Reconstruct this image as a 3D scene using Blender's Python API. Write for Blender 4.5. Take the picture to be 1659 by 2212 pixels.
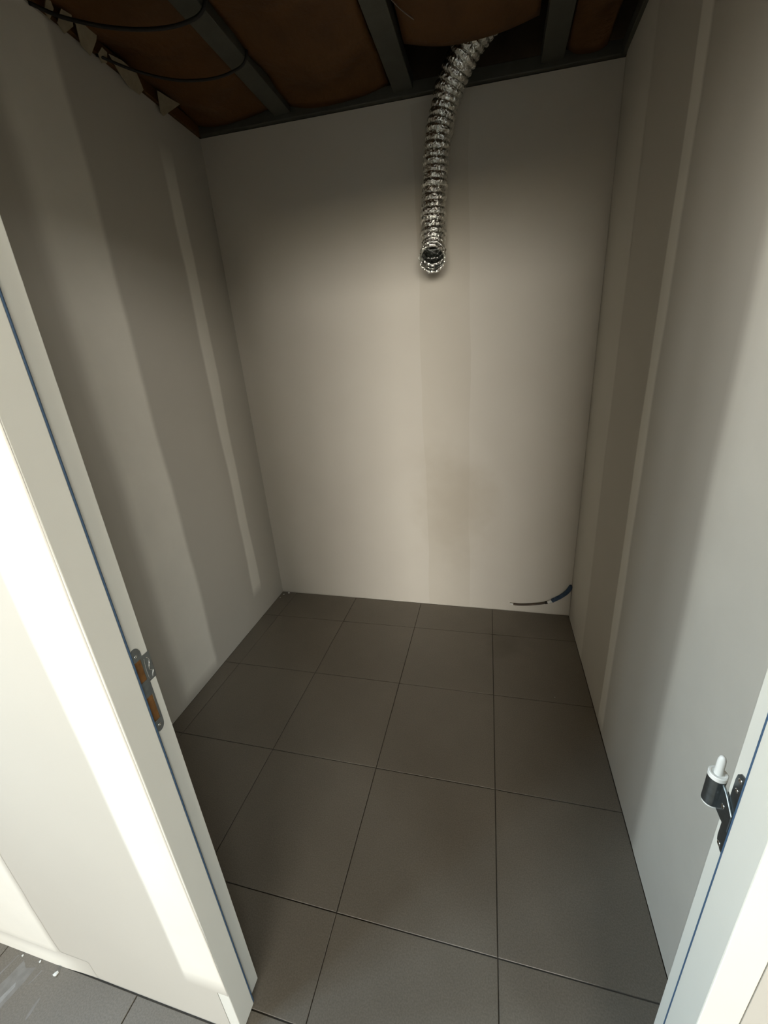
import bpy, bmesh, math, random
from mathutils import Vector, Matrix
random.seed(7)
D = bpy.data
SC = bpy.context.scene
COL = SC.collection
for o in list(D.objects):
    D.objects.remove(o)

# ------------------------------------------------------------------ camera
cam_d = D.cameras.new('camera'); cam = D.objects.new('camera', cam_d); COL.objects.link(cam)
FPX, W, H = 859.4, 1659, 2212
cam_d.sensor_fit = 'VERTICAL'; cam_d.sensor_height = 24.0
cam_d.lens = FPX / H * 24.0
cam_d.clip_start = 0.01
PITCH, YAW, ROLL = 0.348966, -0.266622, -0.077168
Rz = Matrix.Rotation(YAW, 3, 'Z'); Rx = Matrix.Rotation(PITCH, 3, 'X'); Rr = Matrix.Rotation(ROLL, 3, 'Z')
R0 = Matrix(((1, 0, 0), (0, 0, -1), (0, 1, 0)))
R = Rr @ Rx @ R0 @ Rz                       # rows: right, down, forward
c2w = Matrix((R[0], -R[1], -R[2])).transposed()
cam.matrix_world = Matrix.Translation((0.4009, -1.95697, 1.47168)) @ c2w.to_4x4()
SC.camera = cam

# ------------------------------------------------------------------ world, daylight, exposure
vs = SC.view_settings
vs.view_transform = 'Standard'; vs.look = 'None'; vs.gamma = 1.0; vs.use_curve_mapping = False
vs.exposure = 0.0
SC.display_settings.display_device = 'sRGB'
wd = D.worlds.new('daylight'); SC.world = wd; wd.use_nodes = True
nt = wd.node_tree; nt.nodes.clear()
wo = nt.nodes.new('ShaderNodeOutputWorld'); bg = nt.nodes.new('ShaderNodeBackground')
tc = nt.nodes.new('ShaderNodeTexCoord'); sp = nt.nodes.new('ShaderNodeSeparateXYZ')
rp = nt.nodes.new('ShaderNodeValToRGB')
el = rp.color_ramp.elements
el[0].position = 0.46; el[0].color = (0.50, 0.44, 0.33, 1)            # ground outside
el[1].position = 0.51; el[1].color = (1.00, 0.955, 0.86, 1)           # hazy warm horizon
for p_, c_ in ((0.60, (1.00, 0.965, 0.88)), (0.76, (0.74, 0.93, 1.04)), (1.0, (0.46, 0.74, 1.10))):
    q_ = el.new(p_); q_.color = (*c_, 1)                              # up to the blue zenith
ma = nt.nodes.new('ShaderNodeMath'); ma.operation = 'MULTIPLY_ADD'; ma.inputs[1].default_value = 0.5; ma.inputs[2].default_value = 0.5
nt.links.new(tc.outputs['Generated'], sp.inputs[0]); nt.links.new(sp.outputs['Z'], ma.inputs[0])
nt.links.new(ma.outputs[0], rp.inputs[0]); nt.links.new(rp.outputs[0], bg.inputs[0])
bg.inputs[1].default_value = 24.5
nt.links.new(bg.outputs[0], wo.inputs[0])

# outer room the photographer stands in: x OX0..OX1, y OY0..-1.61
OX0, OX1, OY0, OZ = -1.45, 4.2, -11.0, 3.5
# unseen windows of the outer room, all but the first added as fill light: wall, u0, u1, z0, z1 (u along the wall)
WINS = [('left', -3.15, -2.25, 1.6, 3.0), ('left', -2.10, -1.72, 1.1, 3.3), ('rear', -.6, 4.0, .9, 3.4), ('right', -6.8, -4.5, 2.1, 3.4)]
def portal(name, loc, rot, sx, sy):
    l = D.lights.new(name, 'AREA'); l.shape = 'RECTANGLE'; l.size = sx; l.size_y = sy
    l.cycles.is_portal = True
    o = D.objects.new(name, l); COL.objects.link(o); o.location = loc; o.rotation_euler = rot
    return o
for w_, u0, u1, z0, z1 in WINS:
    um, zm = (u0 + u1) / 2, (z0 + z1) / 2
    if w_ == 'left': portal('window_daylight', (OX0 - .05, um, zm), (0, -math.pi / 2, 0), z1 - z0, u1 - u0)
    elif w_ == 'right': portal('window_daylight', (OX1 + .05, um, zm), (0, math.pi / 2, 0), z1 - z0, u1 - u0)
    else: portal('window_daylight', (um, OY0 - .05, zm), (math.pi / 2, 0, 0), u1 - u0, z1 - z0)

# ------------------------------------------------------------------ material helpers
class NT:
    def __init__(s, name):
        s.m = D.materials.new(name); s.m.use_nodes = True
        s.t = s.m.node_tree; s.b = s.t.nodes['Principled BSDF']
    def n(s, kind, **kw):
        nd = s.t.nodes.new('ShaderNode' + kind)
        for k, v in kw.items():
            setattr(nd, k, v)
        return nd
    def l(s, a, b): s.t.links.new(a, b)
    def coord(s): return s.n('TexCoord').outputs['Object']
    def noise(s, scale, detail=4, rough=.55, vec=None):
        nd = s.n('TexNoise'); nd.inputs['Scale'].default_value = scale
        nd.inputs['Detail'].default_value = detail; nd.inputs['Roughness'].default_value = rough
        s.l(vec if vec else s.coord(), nd.inputs['Vector']); return nd.outputs['Fac']
    def ramp(s, fac, stops):
        r = s.n('ValToRGB'); e = r.color_ramp.elements
        while len(e) < len(stops): e.new(.5)
        for q, (p, c) in zip(e, stops):
            q.position = p; q.color = (*c, 1) if len(c) == 3 else c
        s.l(fac, r.inputs[0]); return r.outputs[0]
    def mix(s, fac, a, b):
        m = s.n('Mix', data_type='RGBA')
        for sock, v in ((m.inputs['Factor'], fac), (m.inputs[6], a), (m.inputs[7], b)):
            if hasattr(v, 'is_linked'): s.l(v, sock)
            else: sock.default_value = v if isinstance(v, float) else (*v, 1)
        return m.outputs[2]
    def bump(s, h, strength, dist):
        b = s.n('Bump'); b.inputs['Strength'].default_value = strength; b.inputs['Distance'].default_value = dist
        s.l(h, b.inputs['Height']); s.l(b.outputs[0], s.b.inputs['Normal'])
    def spot(s, pos, rad, ext=(1, 1, 1), warp=.12, wscale=5):
        """soft irregular stain round a point, 1 in the middle"""
        mp = s.n('Mapping'); mp.inputs['Location'].default_value = [-p * e for p, e in zip(pos, ext)]
        mp.inputs['Scale'].default_value = ext
        s.l(s.coord(), mp.inputs[0])
        ln = s.n('VectorMath', operation='LENGTH'); s.l(mp.outputs[0], ln.inputs[0])
        nz = s.noise(wscale)
        ad = s.n('Math', operation='MULTIPLY_ADD'); s.l(nz, ad.inputs[0]); ad.inputs[1].default_value = warp * 2
        s.l(ln.outputs['Value'], ad.inputs[2])
        mr = s.n('MapRange', interpolation_type='SMOOTHSTEP')
        s.l(ad.outputs[0], mr.inputs[0]); mr.inputs[1].default_value = warp + rad; mr.inputs[2].default_value = warp * 1.0
        mr.inputs[3].default_value = 0; mr.inputs[4].default_value = 1
        return mr.outputs[0]
    def col(s, c):
        if hasattr(c, 'is_linked'): s.l(c, s.b.inputs['Base Color'])
        else: s.b.inputs['Base Color'].default_value = (*c, 1)
    def set(s, rough=None, metal=None, spec=None):
        if rough is not None: s.b.inputs['Roughness'].default_value = rough
        if metal is not None: s.b.inputs['Metallic'].default_value = metal
        if spec is not None: s.b.inputs['Specular IOR Level'].default_value = spec
        return s

BOARD = (0.53, 0.503, 0.448); COMPOUND = (0.80, 0.772, 0.70)
def board_colour(t, k=1.0):
    return t.ramp(t.noise(1.3, 3), [(.3, tuple(v * .965 * k for v in BOARD)), (.7, tuple(v * 1.03 * k for v in BOARD))])
def compound_colour(t):
    return t.ramp(t.noise(6, 4), [(.3, tuple(v * .965 for v in COMPOUND)), (.7, tuple(v * 1.02 for v in COMPOUND))])
def simple(name, c, rough=.6, metal=0., spec=.5, var=.06, scale=30, bump=None):
    t = NT(name)
    t.col(t.ramp(t.noise(scale), [(.3, tuple(v * (1 - var) for v in c)), (.7, tuple(min(1, v * (1 + var)) for v in c))]))
    t.set(rough, metal, spec)
    if bump: t.bump(t.noise(bump[0]), bump[1], bump[2])
    return t.m
M = {}
t = NT('plasterboard'); t.col(board_colour(t)); t.set(.9, 0, .2); t.bump(t.noise(220, 2), .06, .002); M['board'] = t.m
# joint compound feathered out to the board at its edges (vertex attribute = film thickness)
t = NT('joint_compound')
at = t.n('Attribute'); at.attribute_name = 'film'
t.col(t.mix(at.outputs['Fac'], board_colour(t), compound_colour(t))); t.set(.85, 0, .25); t.bump(t.noise(90, 3), .08, .002)
M['compound'] = t.m
# back wall: skimmed brighter board, damp smudge low in the middle
t = NT('skimmed_plasterboard')
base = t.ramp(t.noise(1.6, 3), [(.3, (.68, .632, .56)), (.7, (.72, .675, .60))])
c1 = t.mix(t.spot((.215, .26, .70), .34, (1, 1, .75), .16, 6), base, (.605, .55, .465))
t.col(c1); t.set(.9, 0, .2); t.bump(t.noise(160, 2), .05, .002); M['skim'] = t.m
t = NT('back_joint_compound')
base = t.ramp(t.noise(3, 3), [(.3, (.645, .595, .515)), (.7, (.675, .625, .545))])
t.col(t.mix(t.spot((.215, .26, .70), .34, (1, 1, .75), .16, 6), base, (.585, .53, .445))); t.set(.9, 0, .2); M['bead'] = t.m
M['outer'] = simple('outer_room_plaster', (.24, .22, .19), .9, 0, .2, .02, 2)
t = NT('floor_tile')
base = t.ramp(t.noise(2.2, 5, .6), [(.3, (.168, .145, .114)), (.7, (.205, .178, .143))])
fine = t.ramp(t.noise(260, 2), [(.35, (.86, .86, .86)), (.65, (1.1, 1.1, 1.1))])
mu = t.n('Mix', data_type='RGBA', blend_type='MULTIPLY'); mu.inputs['Factor'].default_value = 1.0
t.l(base, mu.inputs[6]); t.l(fine, mu.inputs[7])
geo = t.n('NewGeometry')
c1 = mu.outputs[2]
M['tile'] = t.m
def wspot(t, pos, rad, warp, ws):
    mp = t.n('VectorMath', operation='DISTANCE'); t.l(geo.outputs['Position'], mp.inputs[0]); mp.inputs[1].default_value = pos
    nz = t.noise(ws, vec=geo.outputs['Position'])
    ad = t.n('Math', operation='MULTIPLY_ADD'); t.l(nz, ad.inputs[0]); ad.inputs[1].default_value = warp * 2; t.l(mp.outputs['Value'], ad.inputs[2])
    mr = t.n('MapRange', interpolation_type='SMOOTHSTEP'); t.l(ad.outputs[0], mr.inputs[0])
    mr.inputs[1].default_value = rad + warp; mr.inputs[2].default_value = warp; return mr.outputs[0]
stain = wspot(t, (.50, -.06, 0), .17, .1, 7)
t.col(t.mix(stain, c1, (.135, .115, .085)))
t.set(.42, 0, .5); t.bump(t.noise(120, 3), .06, .002)
M['grout'] = simple('dark_grout', (.085, .073, .059), .95, 0, .2, .15, 60)
M['plaster_white'] = simple('dried_plaster', (.80, .80, .77), .85, 0, .3, .05, 80, (150, .3, .003))
t = NT('plaster_film'); t.col(t.ramp(t.noise(40, 4), [(.35, (.205, .188, .165)), (.65, (.25, .235, .21))])); t.set(.6); M['smear'] = t.m
t = NT('plaster_film_thick'); t.col(t.ramp(t.noise(60, 4), [(.35, (.27, .255, .235)), (.65, (.34, .325, .305))])); t.set(.6); M['smear2'] = t.m
M['frame'] = simple('white_lacquered_frame', (.80, .79, .72), .38, 0, .5, .015, 8)
M['seal'] = simple('blue_rubber_seal', (.058, .112, .195), .55, 0, .4, .08, 40)
M['steel'] = simple('brushed_steel', (.34, .36, .355), .42, .88, .5, .12, 90)
M['steel_bright'] = simple('polished_steel', (.80, .80, .78), .22, 1., .5, .05, 60)
M['steel_dark'] = simple('dark_nickel', (.20, .225, .235), .30, .9, .5, .12, 90)
M['mortise'] = simple('raw_wood_mortise', (.22, .105, .036), .85, 0, .2, .25, 70)
M['nylon'] = simple('white_nylon', (.85, .85, .82), .4, 0, .5, .02, 20)
M['kraft'] = simple('kraft_paper_facing', (.105, .045, .010), .62, 0, .4, .22, 7, (26, .5, .01))
M['joist'] = simple('galvanised_steel_channel', (.085, .085, .07), .6, .2, .5, .1, 20)
M['deck'] = simple('dark_roof_deck', (.035, .026, .018), .95, 0, .1, .3, 8)
M['torn'] = simple('torn_pale_paper', (.28, .235, .165), .9, 0, .2, .12, 40)
M['cable'] = simple('black_sheath_fold_shade', (.018, .016, .014), .55, 0, .4, .1, 20)  # also blackens the strips that stand for shaded insulation folds
M['wire'] = simple('thin_grey_wire', (.30, .25, .21), .5, .3, .5, .1, 20)
t = NT('crinkled_aluminium_foil')
t.col(t.ramp(t.noise(45, 5, .7), [(.3, (.72, .72, .68)), (.7, (.96, .96, .92))]))
t.set(.19, 1.)
vo = t.n('TexVoronoi'); vo.inputs['Scale'].default_value = 95; t.l(t.coord(), vo.inputs['Vector'])
ad = t.n('Math', operation='ADD'); t.l(vo.outputs['Distance'], ad.inputs[0]); t.l(t.noise(130, 4), ad.inputs[1])
t.bump(ad.outputs[0], .55, .006); M['foil'] = t.m
M['blue'] = simple('blue_corrugated_plastic', (.035, .07, .13), .45, 0, .5, .1, 30)
M['brown'] = simple('brown_cable_sheath', (.075, .052, .035), .5, 0, .4, .2, 30)
M['darkgap'] = simple('chase_shadow_plaster', (.30, .28, .24), .95, 0, .2, .2, 60)

# ------------------------------------------------------------------ mesh helpers
def obj(name, verts, faces, mat, parent=None, smooth=False):
    me = D.meshes.new(name); me.from_pydata([tuple(v) for v in verts], [], faces)
    bm = bmesh.new(); bm.from_mesh(me); bmesh.ops.recalc_face_normals(bm, faces=bm.faces); bm.to_mesh(me); bm.free()
    if smooth: me.polygons.foreach_set('use_smooth', [True] * len(me.polygons))
    me.materials.append(mat)
    o = D.objects.new(name, me); COL.objects.link(o); o.parent = parent
    return o
def tag(o, label=None, cat=None, group=None, kind=None):
    for k, v in (('label', label), ('category', cat), ('group', group), ('kind', kind)):
        if v: o[k] = v
    return o
def empty(name, loc=(0, 0, 0)):
    o = D.objects.new(name, None); COL.objects.link(o); o.location = loc; o.empty_display_size = .05
    return o
def bevel(o, w=.002, seg=2, ang=40):
    md = o.modifiers.new('edge', 'BEVEL'); md.width = w; md.segments = seg; md.limit_method = 'ANGLE'; md.angle_limit = math.radians(ang)
    return o
def prism_v(poly, f):
    """extrude 2-D polygon between f(p,0) and f(p,1)"""
    n = len(poly); v = [f(p, 0) for p in poly] + [f(p, 1) for p in poly]
    fc = [tuple(range(n)), tuple(range(2 * n - 1, n - 1, -1))] + [(i, (i + 1) % n, n + (i + 1) % n, n + i) for i in range(n)]
    return v, fc
def box_v(x0, x1, y0, y1, z0, z1):
    return prism_v([(x0, y0), (x1, y0), (x1, y1), (x0, y1)], lambda p, k: (p[0], p[1], (z0, z1)[k]))
def box(name, b, mat, parent=None):
    return obj(name, *box_v(*b), mat, parent)
def merge(*parts):
    V, F = [], []
    for v, f in parts:
        k = len(V); V += list(v); F += [tuple(i + k for i in q) for q in f]
    return V, F
def frames(pts):
    pts = [Vector(p) for p in pts]; T = []
    for i in range(len(pts)):
        T.append((pts[min(i + 1, len(pts) - 1)] - pts[max(i - 1, 0)]).normalized())
    n = T[0].orthogonal().normalized(); out = []
    for p, tt in zip(pts, T):
        n = (n - tt * n.dot(tt)).normalized(); out.append((p, n, tt.cross(n)))
    return out
def tube_v(pts, rad, seg=12, cap=True):
    fr = frames(pts); V, F = [], []
    for i, (p, n, b) in enumerate(fr):
        for j in range(seg):
            a = 2 * math.pi * j / seg; r = rad(i, a) if callable(rad) else rad
            V.append(p + (n * math.cos(a) + b * math.sin(a)) * r)
    for i in range(len(fr) - 1):
        for j in range(seg):
            F.append((i * seg + j, i * seg + (j + 1) % seg, (i + 1) * seg + (j + 1) % seg, (i + 1) * seg + j))
    if cap:
        F.append(tuple(range(seg - 1, -1, -1))); F.append(tuple((len(fr) - 1) * seg + j for j in range(seg)))
    return V, F
def spline(ctrl, n):
    P = [Vector(c) for c in ctrl]; P = [2 * P[0] - P[1]] + P + [2 * P[-1] - P[-2]]
    out = []
    m = len(P) - 3
    for k in range(n + 1):
        u = k / n * m; i = min(int(u), m - 1); u -= i
        a, b, c, d = P[i:i + 4]
        out.append(.5 * ((2 * b) + (c - a) * u + (2 * a - 5 * b + 4 * c - d) * u * u + (3 * b - a - 3 * c + d) * u ** 3))
    return out
def resample(pts, step):
    L = [0]
    for a, b in zip(pts, pts[1:]): L.append(L[-1] + (b - a).length)
    n = max(2, int(L[-1] / step)); out = []; j = 0
    for k in range(n + 1):
        s = L[-1] * k / n
        while j < len(L) - 2 and L[j + 1] < s: j += 1
        u = (s - L[j]) / max(1e-9, L[j + 1] - L[j]); out.append(pts[j].lerp(pts[j + 1], u))
    return out

# ------------------------------------------------------------------ the setting: walls
BL, BR, FR, FL = (-1.015, .285), (.892, .245), (.853, -1.527), (-.965, -1.527)
def zt(x): return 2.608 - .050 * (x + 1.01)          # top edge of the boards
TH = .10
def wall_x(name, a, b, side):
    """side wall from back point a to front point b; side = outward x sign"""
    k = .1 / (a[1] - b[1]); ax = a[0] + (a[0] - b[0]) * k
    pl = [(ax, a[1] + .1), (b[0], b[1]), (b[0] + side * TH, b[1]), (ax + side * TH, a[1] + .1)]
    return obj(name, *prism_v(pl, lambda p, k: (p[0], p[1], (-.02, zt(a[0]))[k])), M['board'])
wall_left = tag(wall_x('wall_left', BL, FL, -1), 'grey plasterboard left wall of the small room with pale vertical filler bands', 'wall', kind='structure')
wall_right = tag(wall_x('wall_right', BR, FR, 1), 'grey plasterboard right wall of the small room with a narrow pale filler line', 'wall', kind='structure')
e = (Vector(BR) - Vector(BL)).normalized(); nrm = Vector((-e.y, e.x))
v = []
for (q, s) in ((Vector(BL), 0), (Vector(BR), 0)):
    for off in (0, TH):
        for top in (0, 1):
            p = q + nrm * off; v.append((p.x, p.y, zt(q.x) if top else -.02))
wall_back = tag(obj('wall_back', v, [(0, 1, 5, 4), (2, 6, 7, 3), (0, 2, 3, 1), (4, 5, 7, 6), (1, 3, 7, 5), (0, 4, 6, 2)], M['skim']),
                'pale bare back wall behind the hanging silver duct', 'wall', kind='structure')
# front partition with the doorway
YF, YI = -1.610, -1.520
DX0, DX1, DZ = -.172, .733, 2.09
poly = [(OX0, -.02), (DX0, -.02), (DX0, DZ), (DX1, DZ), (DX1, -.02), (OX1, -.02), (OX1, OZ), (OX0, OZ)]
wall_front = tag(obj('wall_front', *prism_v(poly, lambda p, k: (p[0], (YF, YI)[k], p[1])), M['board']),
                 'plasterboard partition around the doorway with bright filler along the door frame', 'wall', kind='structure')
# outer room shell (behind and beside the photographer)
def pierced(side, o):      # boxes (u0, u1, z0, z1) left over round the windows of one wall
    u0, u1, z0, z1 = o; out = []; u = u0
    for _, a0, a1, b0, b1 in sorted(w for w in WINS if w[0] == side):
        out += [(u, a0, z0, z1), (a0, a1, z0, b0), (a0, a1, b1, z1)]; u = a1
    return out + [(u, u1, z0, z1)]
wl = merge(*[box_v(OX0 - .12, OX0, *q) for q in pierced('left', (OY0 - .12, YI, -.02, OZ))])
tag(obj('wall_outer_left', *wl, M['outer']), 'plastered window wall of the outer room left of the doorway', 'wall', kind='structure')
wr = merge(*[box_v(q[0], q[1], OY0 - .12, OY0, q[2], q[3]) for q in pierced('rear', (OX0, OX1, -.02, OZ))])
tag(obj('wall_outer_rear', *wr, M['outer']), 'plastered wall at the far end of the outer room', 'wall', kind='structure')
ws = merge(*[box_v(OX1, OX1 + .12, *q) for q in pierced('right', (OY0 - .12, YI, -.02, OZ))])
tag(obj('wall_outer_right', *ws, M['outer']), 'plastered wall of the outer room right of the doorway', 'wall', kind='structure')
tag(box('ceiling_outer', (OX0 - .12, OX1 + .12, OY0 - .12, YI, OZ, OZ + .1), M['outer']), 'white plastered ceiling of the outer room', 'ceiling', kind='structure')
def win_frame(name, hole, f, label):
    a0, a1, b0, b1 = hole; w = .06
    r = empty(name, f(a0, 0, b0)); tag(r, label, 'window', kind='structure')
    for q in ((a0, a1, b0, b0 + w), (a0, a1, b1 - w, b1), (a0, a0 + w, b0 + w, b1 - w), (a1 - w, a1, b0 + w, b1 - w), ((a0 + a1) / 2 - w / 2, (a0 + a1) / 2 + w / 2, b0 + w, b1 - w)):
        vv, ff = prism_v([(q[0], q[2]), (q[1], q[2]), (q[1], q[3]), (q[0], q[3])], lambda p, k: f(p[0], k, p[1]))
        o = obj('window_frame', vv, ff, M['frame']); o.parent = r; o.matrix_parent_inverse = Matrix.Translation(r.location).inverted()
for k_, (w_, *h_) in enumerate(WINS):
    f_ = {'left': lambda u, k, z: (OX0 - .02 - .05 * k, u, z), 'right': lambda u, k, z: (OX1 + .02 + .05 * k, u, z), 'rear': lambda u, k, z: (u, OY0 - .02 - .05 * k, z)}[w_]
    win_frame('window_%d' % (k_ + 1), h_, f_, ['wide white framed window high in the left wall of the outer room', 'tall narrow white framed window added beside the doorway partition to brighten the frame',
               'large white framed window added in the far end wall of the outer room for fill light', 'white framed window added high in the right wall of the outer room for fill light'][k_])

# ------------------------------------------------------------------ joint compound bands (raised films, feathered)
def film(name, u0, u1, z0, z1, place, parent, f0=.03, f1=.03, ft=.0, fb=.0, amp=1.0, jit=.004, thick=.0014, step=.06, mat=None):
    """band across u0..u1, up z0..z1; place(u, z, lift) -> xyz; f0/f1 feather widths, amp thickness 0..1"""
    n = max(2, int((z1 - z0) / step)); zs = [z0 + (z1 - z0) * i / n for i in range(n + 1)]
    V, Fc, A = [], [], []
    ph = random.random() * 9
    for z in zs:
        j0 = jit * (math.sin(z * 5 + ph) + .6 * math.sin(z * 13 + 2 * ph)) + random.uniform(-1, 1) * jit * .3
        j1 = jit * (math.sin(z * 4.3 + 1.7 * ph) + .6 * math.sin(z * 11 + ph)) + random.uniform(-1, 1) * jit * .3
        k = 1.0
        if ft: k *= min(1, max(0, (z1 - z) / ft))
        if fb: k *= min(1, max(0, (z - z0) / fb))
        cols = [(u0 + j0, 0), (u0 + j0 + f0 * .35, .28), (u0 + j0 + f0 * .7, .78), (u0 + j0 + f0, 1), ((u0 + u1) / 2, 1),
                (u1 + j1 - f1, 1), (u1 + j1 - f1 * .7, .78), (u1 + j1 - f1 * .35, .28), (u1 + j1, 0)]
        for u, a in cols:
            a *= k; V.append(place(u, z, .0003 + thick * a)); A.append(a * amp)
    c = 9
    for i in range(n):
        for j in range(c - 1):
            q = i * c + j; Fc.append((q, q + 1, q + 1 + c, q + c))
    me = D.meshes.new(name); me.from_pydata([tuple(p) for p in V], [], Fc)
    at = me.attributes.new('film', 'FLOAT', 'POINT'); at.data.foreach_set('value', A)
    me.polygons.foreach_set('use_smooth', [True] * len(me.polygons))
    me.materials.append(mat or M['compound'])
    o = D.objects.new(name, me); COL.objects.link(o); o.parent = parent
    return o
def on(a, b, side):
    a = Vector(a); b = Vector(b)
    def f(y, z, lift):
        u = (y - a.y) / (b.y - a.y); return (a.x + (b.x - a.x) * u + side * lift, y, z)
    return f
pL = on(BL, FL, 1); pR = on(BR, FR, -1)
def pB(x, z, lift): return (x, BL[1] + (x - BL[0]) * (BR[1] - BL[1]) / (BR[0] - BL[0]) - lift, z)
def pF(x, z, lift): return (x, YF - lift, z)
film('joint_compound', -.79, -.485, .012, 2.60, pL, wall_left, .075, .03, 0, .04)
film('joint_compound', -.068, .035, .165, 2.47, pL, wall_left, .018, .018, .14, .03, .85)
film('joint_compound', -.155, .232, .0, 2.55, pR, wall_right, .02, .02, 0, 0, .35, jit=.0025)
film('joint_compound', -.600, -.515, .0, 2.50, pR, wall_right, .015, .015, 0, .01, .8)
film('joint_compound', -1.345, -.985, .0, 2.50, pR, wall_right, .05, .05, 0, 0, 1)
film('joint_compound', .06, .31, .0, 2.535, pB, wall_back, .09, .09, .2, 0, 1, mat=M['bead'])
film('joint_compound', -.255, -.1435, .172, 2.58, pF, wall_front, .014, .003, 0, .02, jit=.0012)
film('joint_compound', -1.05, -.675, .03, 2.58, pF, wall_front, .06, .02, 0, .01)
film('joint_compound', 1.4, 1.72, .0, 2.58, pF, wall_front, .04, .04)
film('joint_compound', -1.2, -.58, .0, .075, pF, wall_front, .03, .14, .03, 0, 1, thick=.004, step=.012)

# ------------------------------------------------------------------ floor of separate tiles
floor = tag(box('floor', (OX0 - .1, OX1 + .1, OY0 - .1, .42, -.12, -.003), M['grout']), 'grey stone-look tiled floor running from the outer room into the small room', 'floor', kind='structure')
J = .0013
tile_cache = {}
def tile(poly):
    """poly: plan polygon; origin at its first corner, meshes shared between alike tiles"""
    ox, oy = poly[0]; key = tuple((round(x - ox, 3), round(y - oy, 3)) for x, y in poly)
    me = tile_cache.get(key)
    if me is None:
        n = len(key); cx = sum(p[0] for p in key) / n; cy = sum(p[1] for p in key) / n
        def ins(p, d):
            dx, dy = cx - p[0], cy - p[1]; return (p[0] + math.copysign(min(d, abs(dx)), dx), p[1] + math.copysign(min(d, abs(dy)), dy))
        V = [(*p, -.010) for p in key] + [(*p, -.0007) for p in key] + [(*ins(p, .0007), 0) for p in key]
        Fc = [tuple(2 * n + i for i in range(n))]
        for r in (0, 1):
            for i in range(n):
                Fc.append((r * n + i, r * n + (i + 1) % n, (r + 1) * n + (i + 1) % n, (r + 1) * n + i))
        me = D.meshes.new('tile'); me.from_pydata(V, [], Fc); me.materials.append(M['tile']); tile_cache[key] = me
    o = D.objects.new('tile', me); COL.objects.link(o); o.parent = floor
    o.location = (ox, oy, random.uniform(-.0004, .0002))
def clip_poly(poly, a, b):           # keep the left side of a->b
    out = []
    s = lambda p: (b[0] - a[0]) * (p[1] - a[1]) - (b[1] - a[1]) * (p[0] - a[0])
    for p, q in zip(poly, poly[1:] + poly[:1]):
        sp_, sq = s(p), s(q)
        if sp_ >= 0: out.append(p)
        if sp_ * sq < 0:
            u = sp_ / (sp_ - sq); out.append((p[0] + (q[0] - p[0]) * u, p[1] + (q[1] - p[1]) * u))
    return out
G = .004
inner = [(FL[0] + G, FL[1] - .0), (FR[0] - G, FR[1]), (BR[0] - G, BR[1] - G), (BL[0] + G, BL[1] - G)]
S = .45
def cell(x0, x1, y0, y1): return [(x0 + J, y0 + J), (x1 - J, y0 + J), (x1 - J, y1 - J), (x0 + J, y1 - J)]
for i in range(-3, 2):
    for y0, y1 in ((0, .45), (-.45, 0), (-.9, -.45), (-1.35, -.9), (-1.57, -1.35)):
        p = cell(i * S, (i + 1) * S, y0, y1)
        reg = inner
        if y0 < -1.5:
            # the row in the doorway: inside part full width, door opening part narrower
            lo = cell(i * S, (i + 1) * S, YI + .002, y1)
            for a, b in zip(inner, inner[1:] + inner[:1]): lo = clip_poly(lo, a, b) if lo else lo
            x0, x1 = max(i * S + J, DX0 + .003), min((i + 1) * S - J, DX1 - .003)
            if x1 - x0 > .02:
                # one tile with the part in the opening: notched polygon
                if lo:
                    xs0, xs1 = min(q[0] for q in lo), max(q[0] for q in lo)
                    po = [(x0, y0 + J), (x1, y0 + J)]
                    if xs1 - x1 > .01: po += [(x1, YI + .002), (xs1, YI + .002)]
                    po += [(xs1, y1 - J), (xs0, y1 - J)]
                    if x0 - xs0 > .01: po += [(xs0, YI + .002), (x0, YI + .002)]
                    tile(po)
            elif len(lo) > 2: tile(lo)
            continue
        for a, b in zip(reg, reg[1:] + reg[:1]):
            if p: p = clip_poly(p, a, b)
        if len(p) > 2: tile(p)
far_tiles = []
ys = [-1.57 - S * k for k in range(22)]
for i in range(-4, 10):
    for k in range(21):
        y1, y0 = ys[k], ys[k + 1]
        x0, x1 = max(i * S, OX0 + .003), min((i + 1) * S, OX1 - .003)
        y0 = max(y0, OY0 + .003)
        if x1 - x0 < .02 or y1 - y0 < .02: continue
        if k == 0:
            segs = []
            # tiles pass under nothing: outside the doorway they stop at the partition
            for a0, a1, top in ((x0, min(x1, DX0), YF - .0025), (max(x0, DX0), min(x1, DX1), y1), (max(x0, DX1), x1, YF - .0025)):
                if a1 - a0 > .001: segs.append((a0, a1, top))
            if len(segs) == 1:
                a0, a1, tp = segs[0]; tile([(a0 + J, y0 + J), (a1 - J, y0 + J), (a1 - J, tp - J), (a0 + J, tp - J)])
            else:
                po = [(segs[0][0] + J, y0 + J), (segs[-1][1] - J, y0 + J)]
                for q in range(len(segs) - 1, -1, -1):
                    a0, a1, tp = segs[q]
                    po += [(a1 - (J if q == len(segs) - 1 else -.003 if tp < y1 - .01 and False else 0), tp - J), (a0 + (J if q == 0 else 0), tp - J)]
                tile(po)
        elif k < 9:
            tile(cell(x0, x1, y0, y1))
        else:
            far_tiles.append(box_v(x0 + J, x1 - J, y0 + J, y1 - J, -.01, 0))
tag(obj('tiles', *merge(*far_tiles), M['tile'], floor), kind='stuff')
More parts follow.
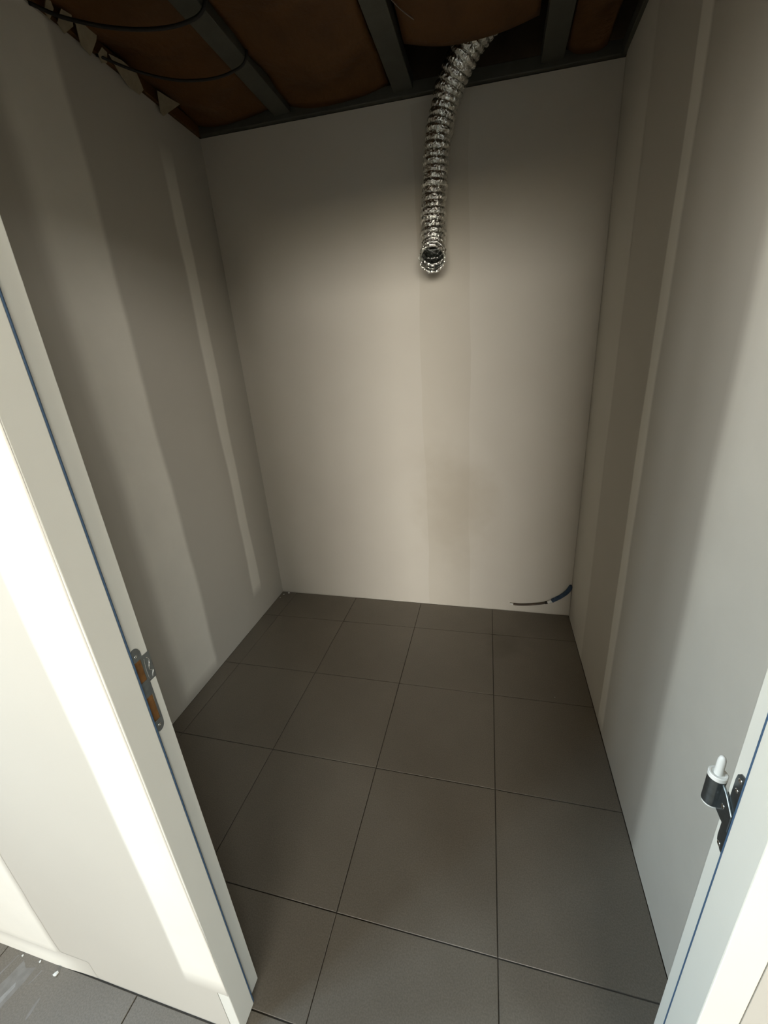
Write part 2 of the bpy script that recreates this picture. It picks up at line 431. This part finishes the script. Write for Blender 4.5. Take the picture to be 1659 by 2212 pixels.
# dried plaster smears on the outer tiles and crumbs at the partition foot
def smear(pts, mat, z=.0006):
    obj('plaster_smear', *prism_v(pts, lambda p, k: (p[0], p[1], (.0001, z)[k])), mat, floor)
SM = [
 ([(-.822,-1.627),(-.80,-1.638),(-.772,-1.631),(-.775,-1.66),(-.785,-1.70),(-.795,-1.75),(-.80,-1.80),(-.825,-1.84),(-.86,-1.85),(-.868,-1.80),(-.86,-1.75),(-.845,-1.70),(-.83,-1.66)], M['smear'], .0004),
 ([(-.797,-1.665),(-.79,-1.672),(-.80,-1.72),(-.815,-1.77),(-.825,-1.775),(-.818,-1.73),(-.806,-1.69)], M['smear2'], .0007),
 ([(-.703,-1.672),(-.699,-1.676),(-.696,-1.70),(-.698,-1.712),(-.702,-1.708),(-.705,-1.69)], M['smear'], .0004),
 ([(-.850,-1.622),(-.847,-1.622),(-.858,-1.665),(-.868,-1.70),(-.870,-1.70),(-.862,-1.66)], M['smear'], .0004),
 ([(-.751,-1.632),(-.748,-1.632),(-.753,-1.652),(-.759,-1.662),(-.761,-1.660),(-.756,-1.65)], M['smear'], .0004)]
for a in SM: smear(*a)
def crumb(x, y, r, label, parent=None, z=0, sq=.6):
    bm = bmesh.new(); bmesh.ops.create_icosphere(bm, subdivisions=1, radius=r)
    for vtx in bm.verts:
        k = random.uniform(.65, 1.2); vtx.co = Vector((vtx.co.x * k, vtx.co.y * k, vtx.co.z * k * sq))
    mz = min(vtx.co.z for vtx in bm.verts)
    for vtx in bm.verts: vtx.co.z -= mz
    me = D.meshes.new('plaster_crumb'); bm.to_mesh(me); bm.free(); me.materials.append(M['plaster_white'])
    o = D.objects.new('plaster_crumb', me); COL.objects.link(o); o.location = (x, y, z + .0002)
    tag(o, label, 'plaster crumb', 'plaster crumbs on the floor'); return o
crumb(-.7015, -1.630, .0065, 'larger white plaster crumb on the outer floor tile by the partition foot')
crumb(-.772, -1.620, .0035, 'tiny white plaster crumb left of the larger crumb, at the partition foot')
crumb(-.835, -1.621, .0030, 'tiny white plaster crumb beside the pale smear, farthest left at the partition foot')
crumb(-.955, .262, .0080, 'larger white plaster crumb in the back left floor corner')
crumb(-.985, .242, .0055, 'small white plaster crumb right in the back left floor corner')
crumb(-.992, .200, .0040, 'tiny white plaster crumb at the left wall foot near the back corner')
crumb(.72, -.42, .0022, 'tiny white speck on the tile near the right wall', sq=.3)

# ------------------------------------------------------------------ ceiling: dark deck, joists, kraft-faced insulation
ceiling = empty('ceiling', (0, -.65, 2.9)); tag(ceiling, 'unfinished ceiling of steel channels and sagging brown paper-faced insulation', 'ceiling', kind='structure')
def cpart(o):
    o.parent = ceiling; o.matrix_parent_inverse = Matrix.Translation(ceiling.location).inverted(); return o
shell = merge(box_v(-1.30, 1.16, -1.60, .55, 3.0, 3.06), box_v(-1.30, -1.14, -1.60, .55, 2.40, 3.0), box_v(1.02, 1.16, -1.60, .55, 2.40, 3.0),
              box_v(-1.14, 1.02, .41, .55, 2.40, 3.0), box_v(-1.14, 1.02, -1.60, -1.52, 2.61, 3.0))
cpart(obj('roof_deck', *shell, M['deck']))
# gap over the board edges is closed by the perimeter channel
def chan(p, q, h0, w):
    p = Vector(p); q = Vector(q); d = (q - p); d2 = Vector((-d.y, d.x, 0)).normalized() * w
    vv = [p, q, q + d2, p + d2]; vv = vv + [x + Vector((0, 0, h0)) for x in vv]
    return vv, [(0, 1, 2, 3), (7, 6, 5, 4), (0, 4, 5, 1), (1, 5, 6, 2), (2, 6, 7, 3), (3, 7, 4, 0)]
cpart(bevel(obj('perimeter_channel', *chan((-1.01, .262, zt(-1.01) + .003), (.89, .228, zt(.89) + .003), .045, .15), M['joist']), .003))
cpart(bevel(obj('perimeter_channel', *chan((.875, .24, zt(.88) + .003), (.838, -1.5, zt(.88) + .003), .045, .15), M['joist']), .003))
cpart(bevel(obj('perimeter_channel', *chan((-.955, -1.5, zt(-1) + .003), (-1.0, .28, zt(-1) + .003), .045, .13), M['kraft']), .003))
JX = [-.555, .018, .615]
for x in JX:
    z = zt(x) + .02
    # C-shaped channel: web plus two lips, open upwards
    w = .042
    sec = [(-w, 0), (w, 0), (w, .05), (w - .004, .05), (w - .004, .004), (-w + .004, .004), (-w + .004, .05), (-w, .05)]
    cpart(bevel(obj('joist', *prism_v(sec, lambda p, k: (x + p[0] + (.012 if k else -.02), (-1.5, .26)[k], z + p[1])), M['joist']), .002))
def batt(x0, x1, y0, y1, sag, seed):
    rnd = random.Random(seed); nx, ny = 22, 60
    ph = [rnd.uniform(0, 6.28) for _ in range(6)]
    V, Fc = [], []
    for j in range(ny + 1):
        y = y0 + (y1 - y0) * j / ny
        for i in range(nx + 1):
            u = i / nx; x = x0 + (x1 - x0) * u
            b = math.sin(math.pi * u)
            # folds run across the bay, drooping in the middle
            q = (y + .06 * math.sin(3 * x + ph[0]) - .10 * b) * 17 + ph[1]
            fold = abs(math.sin(q * .5)) ** 1.6
            z = zt(x) + .052 - sag * b - .030 * fold * (.35 + .65 * b) + .006 * math.sin(9 * x + 5 * y + ph[2]) + .004 * math.sin(31 * y + 12 * x + ph[3])
            V.append((x, y, z))
    for j in range(ny):
        for i in range(nx):
            q = j * (nx + 1) + i; Fc.append((q, q + 1, q + nx + 2, q + nx + 1))
    o = cpart(obj('insulation_batt', V, Fc, M['kraft'], None, True))
    s = o.modifiers.new('thickness', 'SOLIDIFY'); s.thickness = .09; s.offset = 1
    o.modifiers['thickness'].use_rim = True
    # make sure the batt grows upwards
    if o.data.polygons[0].normal.z < 0: o.modifiers['thickness'].offset = -1
    return o
batt(-1.005, JX[0] - .045, -1.48, .25, .02, 1)
batt(JX[0] + .05, JX[1] - .05, -1.48, .25, .01, 2)
batt(JX[1] + .06, JX[2] - .06, -1.48, .02, .01, 3)
batt(JX[2] + .06, .82, -1.48, .215, .005, 4)
# pale torn paper tabs tucked over the top of the left boards
def tab(y, z, pts, tilt):
    x = BL[0] + (BL[1] - y) * (FL[0] - BL[0]) / (BL[1] - FL[1])
    vv, ff = prism_v(pts, lambda p, k: (x + .006 + .003 * k + tilt * max(0, p[1] + .03), y + p[0], z + p[1]))
    return cpart(obj('torn_paper_tab', vv, ff, M['torn']))
tab(-.512, 2.612, [(-.012, -.012), (.008, -.02), (.014, .004), (.002, .014), (-.012, .01)], .8)
tab(-.458, 2.612, [(-.022, -.014), (.006, -.024), (.028, .002), (.016, .02), (-.018, .016)], .8)
tab(-.385, 2.61, [(-.042, .012), (-.010, -.02), (.030, -.026), (.036, .01), (.03, .03), (-.02, .032)], .9)
tab(-.318, 2.602, [(-.016, -.004), (.004, -.018), (.022, -.010), (.014, .012), (-.008, .014)], .8)
tab(-.205, 2.608, [(-.085, .010), (-.03, -.012), (.02, -.026), (.075, -.026), (.085, -.008), (.04, .016), (-.03, .018)], .8)
tab(.005, 2.612, [(-.055, .016), (-.012, -.032), (.006, -.034), (.075, .028), (.02, .022)], .8)

# black tubes drawn as the shade in the insulation folds by the left wall
def cable(ctrl, r, label):
    o = obj('fold_shade_strip', *tube_v(resample(spline(ctrl, 60), .012), r, 8), M['cable'], None, True)
    return tag(o, label, 'cable', 'dark strips for the shaded folds of the insulation')
cable([(-.985, -.56, 2.60), (-.92, -.51, 2.582), (-.80, -.45, 2.566), (-.68, -.40, 2.565), (-.58, -.37, 2.575), (-.508, -.36, 2.60), (-.490, -.36, 2.68)], .0055, 'dark strip for the shaded fold in the brown insulation nearest the doorway')
cable([(-.985, -.33, 2.60), (-.90, -.25, 2.580), (-.78, -.18, 2.563), (-.66, -.14, 2.562), (-.57, -.12, 2.575), (-.508, -.115, 2.60), (-.490, -.115, 2.68)], .0045, 'dark strip for the shaded fold in the brown insulation nearer the back wall')

# ------------------------------------------------------------------ flexible aluminium duct
ctrl = [(.156, .075, 1.902), (.156, .105, 1.925), (.154, .135, 1.965), (.155, .15, 2.04), (.160, .155, 2.14), (.170, .155, 2.24), (.182, .15, 2.34), (.207, .145, 2.425),
        (.240, .130, 2.50), (.290, .105, 2.565), (.350, .085, 2.62), (.43, .08, 2.665), (.50, .085, 2.70)]
duct = empty('flexible_duct', (.156, .1, 1.9)); tag(duct, 'crinkled silver aluminium flexible duct hanging from the open ceiling', 'duct')
path = resample(spline(ctrl, 200), .0016)
PIT = .0255
rnd = random.Random(3); SEG = 56
crin = [[rnd.uniform(-1, 1) for _ in range(SEG)] for _ in range(60)]
ringoff = [rnd.uniform(-.0038, .0030) for _ in range(60)]
def drad(i, a):
    s = i * .0016; k = s / PIT; fr = k - math.floor(k); q = int(k) % 60; j = int(a / (2 * math.pi) * SEG + .5) % SEG
    prof = abs(math.sin(math.pi * fr)) ** .55                 # sharp valleys, full ribs
    c = crin[q][j] * .6 + crin[(q + 7) % 60][(j * 3) % SEG] * .4 * math.sin(fr * 9)
    return .0515 + ringoff[q] * prof + .0068 * prof + c * .0023 * prof
dv = tube_v(path, drad, SEG, False)
d = obj('corrugated_foil_tube', *dv, M['foil'], None, False)
d.parent = duct; d.matrix_parent_inverse = Matrix.Translation(duct.location).inverted()
s = d.modifiers.new('wall', 'SOLIDIFY'); s.thickness = .0008
# crumpled turned-out foil lip at the open end
fr0 = frames(path)[0]; V = []; Fc = []; n = 64
tdir = (path[0] - path[4]).normalized()
for r_i, (rr, dd) in enumerate(((.0505, .0), (.0565, .004), (.0600, .0015), (.0575, -.005))):
    for j in range(n):
        a = 2 * math.pi * j / n; k = 1 + .035 * math.sin(9 * a + r_i) * rnd.random() + .02 * rnd.uniform(-1, 1)
        V.append(fr0[0] + (fr0[1] * math.cos(a) + fr0[2] * math.sin(a)) * rr * k + tdir * (dd + .002 * rnd.uniform(-1, 1)))
for r_i in range(3):
    for j in range(n): Fc.append((r_i * n + j, r_i * n + (j + 1) % n, (r_i + 1) * n + (j + 1) % n, (r_i + 1) * n + j))
lp = obj('foil_lip', V, Fc, M['foil']); lp.parent = duct; lp.matrix_parent_inverse = Matrix.Translation(duct.location).inverted()
tag(obj('hanging_wire', *tube_v(resample(spline([(.225, .035, 2.60), (.19, -.02, 2.592), (.13, -.10, 2.588), (.08, -.20, 2.585), (.06, -.32, 2.575), (.03, -.5, 2.59)], 60), .012), .0016, 6), M['wire'], None, True),
    'thin wire running along the ceiling from the top of the silver duct', 'wire')

# ------------------------------------------------------------------ electrical conduit at the foot of the back wall
con = empty('electrical_conduit', (.72, .235, .04)); tag(con, 'blue corrugated conduit and dark cable curving out at the back right corner', 'conduit')
def cp(o, par=None):
    o.parent = par or con
    if par is None: o.matrix_parent_inverse = Matrix.Translation(con.location).inverted()
    return o
def yb(x, off): return pB(x, 0, off)[1]
pts = [(.545, .057), (.60, .052), (.67, .060), (.735, .074), (.775, .088), (.80, .104), (.835, .130), (.868, .165), (.893, .215)]
full = spline([(x, yb(x, .010), z) for x, z in pts], 160)
def seg_between(x0, x1): return [p for p in full if x0 <= p.x <= x1]
a = resample(seg_between(.572, .768), .006)
cp(obj('cable_core', *tube_v(a, .0062, 10), M['brown'], None, True))
b = resample(seg_between(.765, .789), .003)
cp(obj('white_coupling', *tube_v(b, .0095, 12), M['nylon'], None, True))['label'] = 'white coupling between cable and blue conduit'
g = resample(seg_between(.752, .768), .003)
cp(obj('copper_strands', *tube_v(g, lambda i, q: .0085 + .0012 * math.sin(5 * q), 12), M['cable'], None, True))
bl = resample(seg_between(.789, .8905), .0015)
cp(obj('blue_conduit', *tube_v(bl, lambda i, q: .0112 + (.0013 if (i // 2) % 2 else 0), 16), M['blue'], None, False))['label'] = 'blue corrugated plastic conduit'
en = resample(seg_between(.552, .574), .004)
cp(obj('cable_end', *tube_v(en, .0050, 10), M['nylon'], None, True))
# ------------------------------------------------------------------ door frame
XS0, XR0, XS1, XR1 = -.142, -.155, .689, .704       # stop faces and rebate faces
YJ0, YST, YJ1 = -1.6100, -1.561, -1.519
fr = empty('door_frame', (.27, -1.56, 0)); tag(fr, 'white lacquered door frame without its door leaf, blue seal in the rebate', 'door frame')
FI = Matrix.Translation(fr.location).inverted()
def fp(o):
    o.parent = fr; o.matrix_parent_inverse = FI; return o
GZ = .004
secL = [(DX0 + .001, YJ0), (XS0, YJ0), (XS0, YST), (XR0, YST), (XR0, YJ1), (DX0 + .001, YJ1)]
secR = [(DX1 - .001, YJ0), (XS1, YJ0), (XS1, YST), (XR1, YST), (XR1, YJ1), (DX1 - .001, YJ1)]
for sec, xs in ((secL, XS0), (secR, XS1)):
    o = fp(bevel(obj('jamb', *prism_v(sec, lambda p, k: (p[0], p[1], (GZ, 2.072)[k])), M['frame']), .0016, 2))
hd = [(YJ0, 2.06), (YST, 2.06), (YST, 2.073), (YJ1, 2.073), (YJ1, 2.089), (YJ0, 2.089)]
fp(bevel(obj('head', *prism_v(hd, lambda p, k: ((XS0, XS1)[k], p[0], p[1])), M['frame']), .0016, 2))
# blue seal tucked in the corner of each stop
for xr, xs in ((XR0, XS0), (XR1, XS1)):
    sg = 1 if xs > xr else -1
    sec = [(xr + .0003 * sg, YST + .0002), (xs - .0008 * sg, YST + .0002), (xs - .0003 * sg, YST + .0022), (xs - .002 * sg, YST + .0046), (xr + .0003 * sg, YST + .0052)]
    fp(bevel(obj('seal', *prism_v(sec, lambda p, k: (p[0], p[1], (GZ + .002, 2.06)[k])), M['seal']), .0008, 2))
fp(obj('seal', *prism_v([(YST + .0002, 2.0595), (YST + .0025, 2.0597), (YST + .006, 2.062), (YST + .007, 2.0727), (YST + .0002, 2.0727)], lambda p, k: ((XS0 + .008, XS1 - .008)[k], p[0], p[1])), M['seal']))

# strike plate with two mortises, on the left rebate
T0 = XR0 + .0001; T1 = XR0 + .0016
def sps(o):
    o.parent = sp_; return o
def arc(cy, cz, r, a0, a1, n=8, ry=None): return [(cy + (ry or r) * math.cos(math.radians(a0 + (a1 - a0) * i / n)), cz + r * math.sin(math.radians(a0 + (a1 - a0) * i / n))) for i in range(n + 1)]
YA, YB = -1.5535, -1.5335                      # plate edges
mort = [(1.002, 1.044), (.918, .9705)]
hy0, hy1 = -1.5510, -1.5375
def plate_v():
    cy = (YA + YB) / 2; r = (YB - YA) / 2
    parts = []
    X = lambda p, k: ((T0, T1)[k], p[0], p[1])
    top = arc(cy, 1.068 - .014, .014, 0, 180, 10, r); bot = arc(cy, .8935 + .014, .014, 180, 360, 10, r)
    parts.append(prism_v([(YB, mort[0][1])] + top + [(YA, mort[0][1])], X))
    parts.append(prism_v([(YA, mort[1][0])] + bot + [(YB, mort[1][0])], X))
    parts.append(prism_v([(YA, mort[1][1]), (YB, mort[1][1]), (YB, mort[0][0]), (YA, mort[0][0])], X))
    for z0, z1 in mort:
        parts.append(prism_v([(YA, z0), (hy0, z0), (hy0, z1), (YA, z1)], X))
        parts.append(prism_v([(hy1, z0), (YB, z0), (YB, z1), (hy1, z1)], X))
    return merge(*parts)
sp_ = fp(obj('strike_plate', *plate_v(), M['steel'])); sp_['label'] = 'steel strike plate with two cut-outs'
for z0, z1 in mort:
    sps(obj('mortise', *prism_v([(hy0, z0), (hy1, z0), (hy1, z1), (hy0, z1)], lambda p, k: ((XR0 + .00002, XR0 + .0005)[k], p[0], p[1])), M['mortise']))
    # bright rim of the cut-out
sps(obj('rim', *merge(prism_v([(hy1 - .0009, mort[1][0]), (hy1 + .0003, mort[1][0]), (hy1 + .0003, mort[1][1]), (hy1 - .0009, mort[1][1])], lambda p, k: ((T0 + .0008, T1 + .0004)[k], p[0], p[1])),
                     prism_v([(hy0, mort[1][0] - .0003), (hy1, mort[1][0] - .0003), (hy1, mort[1][0] + .0009), (hy0, mort[1][0] + .0009)], lambda p, k: ((T0 + .0008, T1 + .0004)[k], p[0], p[1]))), M['steel_bright']))
# lip over the rear edge of the jamb, slightly curved down behind it
lipz = (.9945, 1.0465); V = []; Fc = []
prof = [(YB - .0003, T1), (-1.527, T1), (YJ1 - .001, T1 - .0002), (YJ1 + .0015, T1 - .0016), (YJ1 + .0022, T1 - .005)]
for z in lipz:
    for (y, x) in prof: V.append((x, y, z))
    for (y, x) in prof: V.append((x - .0013, y - .0008, z))
n = len(prof)
for j in range(n - 1):
    Fc += [(j, j + 1, 2 * n + j + 1, 2 * n + j), (n + j + 1, n + j, 3 * n + j, 3 * n + j + 1), (j, n + j, n + j + 1, j + 1), (2 * n + j, 2 * n + j + 1, 3 * n + j + 1, 3 * n + j)]
Fc += [(0, 2 * n, 3 * n, n), (n - 1, 2 * n - 1, 4 * n - 1, 3 * n - 1)]
sps(obj('lip', V, Fc, M['steel']))
def ridge(pts, r=.0006):
    return tube_v(resample(spline([(T1 + .0003, y, z) for y, z in pts], 30), .0012), r, 6)
sps(obj('embossing', *merge(ridge([(-1.5318, 1.0405), (-1.5335, 1.028), (-1.5340, 1.012), (-1.5335, 1.001), (-1.531, .9975)]),
                           ridge([(-1.5275, 1.0400), (-1.5235, 1.032), (-1.526, 1.024), (-1.5285, 1.016), (-1.525, 1.0105)]),
                           ridge([(-1.5212, 1.010), (-1.5245, 1.004), (-1.5265, .998)])), M['steel_bright'], None, True))
def screw(name, x, y, z, sx, r=.0034, par=None, mat=None):
    bm = bmesh.new()
    pr = [(r, 0), (r * .96, .0005), (r * .55, .0009), (r * .28, .0004), (0, .0001)]
    V, Fc = [], []; n = 14
    for rr, h in pr[:-1]:
        for j in range(n):
            a = 2 * math.pi * j / n; V.append((x + sx * h, y + rr * math.cos(a), z + rr * math.sin(a)))
    V.append((x + sx * pr[-1][1], y, z))
    for k in range(len(pr) - 2):
        for j in range(n): Fc.append((k * n + j, k * n + (j + 1) % n, (k + 1) * n + (j + 1) % n, (k + 1) * n + j))
    k = len(pr) - 2
    for j in range(n): Fc.append((k * n + j, k * n + (j + 1) % n, len(V) - 1))
    Fc.append(tuple(range(n)))
    bm.free()
    return obj(name, V, Fc, mat or M['steel_bright'], None, True)
sps(screw('screw', T1, -1.5437, 1.0535, 1)); sps(screw('screw', T1, -1.5432, .9063, 1))

# hinge half on the right rebate: leaf, slanted arm, knuckle with white ring and pin
def hgs(o):
    o.parent = hg; return o
X1 = lambda p, k: ((XR1 - .0001, XR1 - .0020)[k], p[0], p[1])
leaf = [(-1.5535, .8575), (-1.545, .8505), (-1.538, .8505), (-1.5285, .8590), (-1.5272, .866), (-1.5272, .968)] + [(-1.5285, .9775), (-1.533, .9835), (-1.541, .9855), (-1.5535, .980)]
hg = fp(bevel(obj('hinge', *prism_v(leaf, X1), M['steel_dark']), .0006, 1)); hg['label'] = 'dark steel hinge half with white nylon pin'
X2 = lambda p, k: ((XR1 - .0019, XR1 - .0050)[k], p[0], p[1])
KC = (.6972, -1.5065)      # knuckle axis
arm = [(-1.5435, .893), (-1.5270, .895), (-1.5105, .8985), (-1.5100, .9430), (-1.5185, .9405), (-1.5272, .9360), (-1.5435, .921)]
hgs(bevel(obj('arm', *prism_v(arm, X2), M['steel_dark']), .0008, 1))
def lathe(name, prof, mat, seg=28):
    V, Fc = [], []
    for r, z in prof:
        for j in range(seg):
            a = 2 * math.pi * j / seg; V.append((KC[0] + r * math.cos(a), KC[1] + r * math.sin(a), z))
    for i in range(len(prof) - 1):
        for j in range(seg): Fc.append((i * seg + j, i * seg + (j + 1) % seg, (i + 1) * seg + (j + 1) % seg, (i + 1) * seg + j))
    Fc.append(tuple(range(seg))); Fc.append(tuple((len(prof) - 1) * seg + j for j in range(seg)))
    return hgs(obj(name, V, Fc, mat, None, True))
kn = lathe('knuckle', [(.0090, .8985), (.0102, .8995), (.0102, .9425), (.0100, .9435)], M['steel_dark'])
lathe('bottom_ring', [(.0085, .8965), (.0098, .8970), (.0098, .8990), (.0085, .8990)], M['nylon'])
lathe('top_ring', [(.0095, .9430), (.0106, .9434), (.0106, .9492), (.0098, .9500), (.0080, .9498), (.0072, .9482)], M['nylon'])
lathe('pin', [(.0047, .9450), (.0047, .9690), (.0043, .9730), (.0033, .9765), (.0018, .9785), (.0004, .9790)], M['nylon'])
for m_ in [o for o in D.objects if o.name.split('.')[0] in ('knuckle', 'bottom_ring', 'top_ring', 'pin')]:
    md = m_.modifiers.new('crease', 'EDGE_SPLIT'); md.split_angle = math.radians(38)
hgs(screw('screw', XR1 - .0020, -1.5355, .9745, -1, .0036)); hgs(screw('screw', XR1 - .0020, -1.5350, .9575, -1, .0030))
hgs(screw('screw', XR1 - .0050, -1.5262, .9165, -1, .0036)); hgs(screw('screw', XR1 - .0020, -1.5340, .8580, -1, .0034))
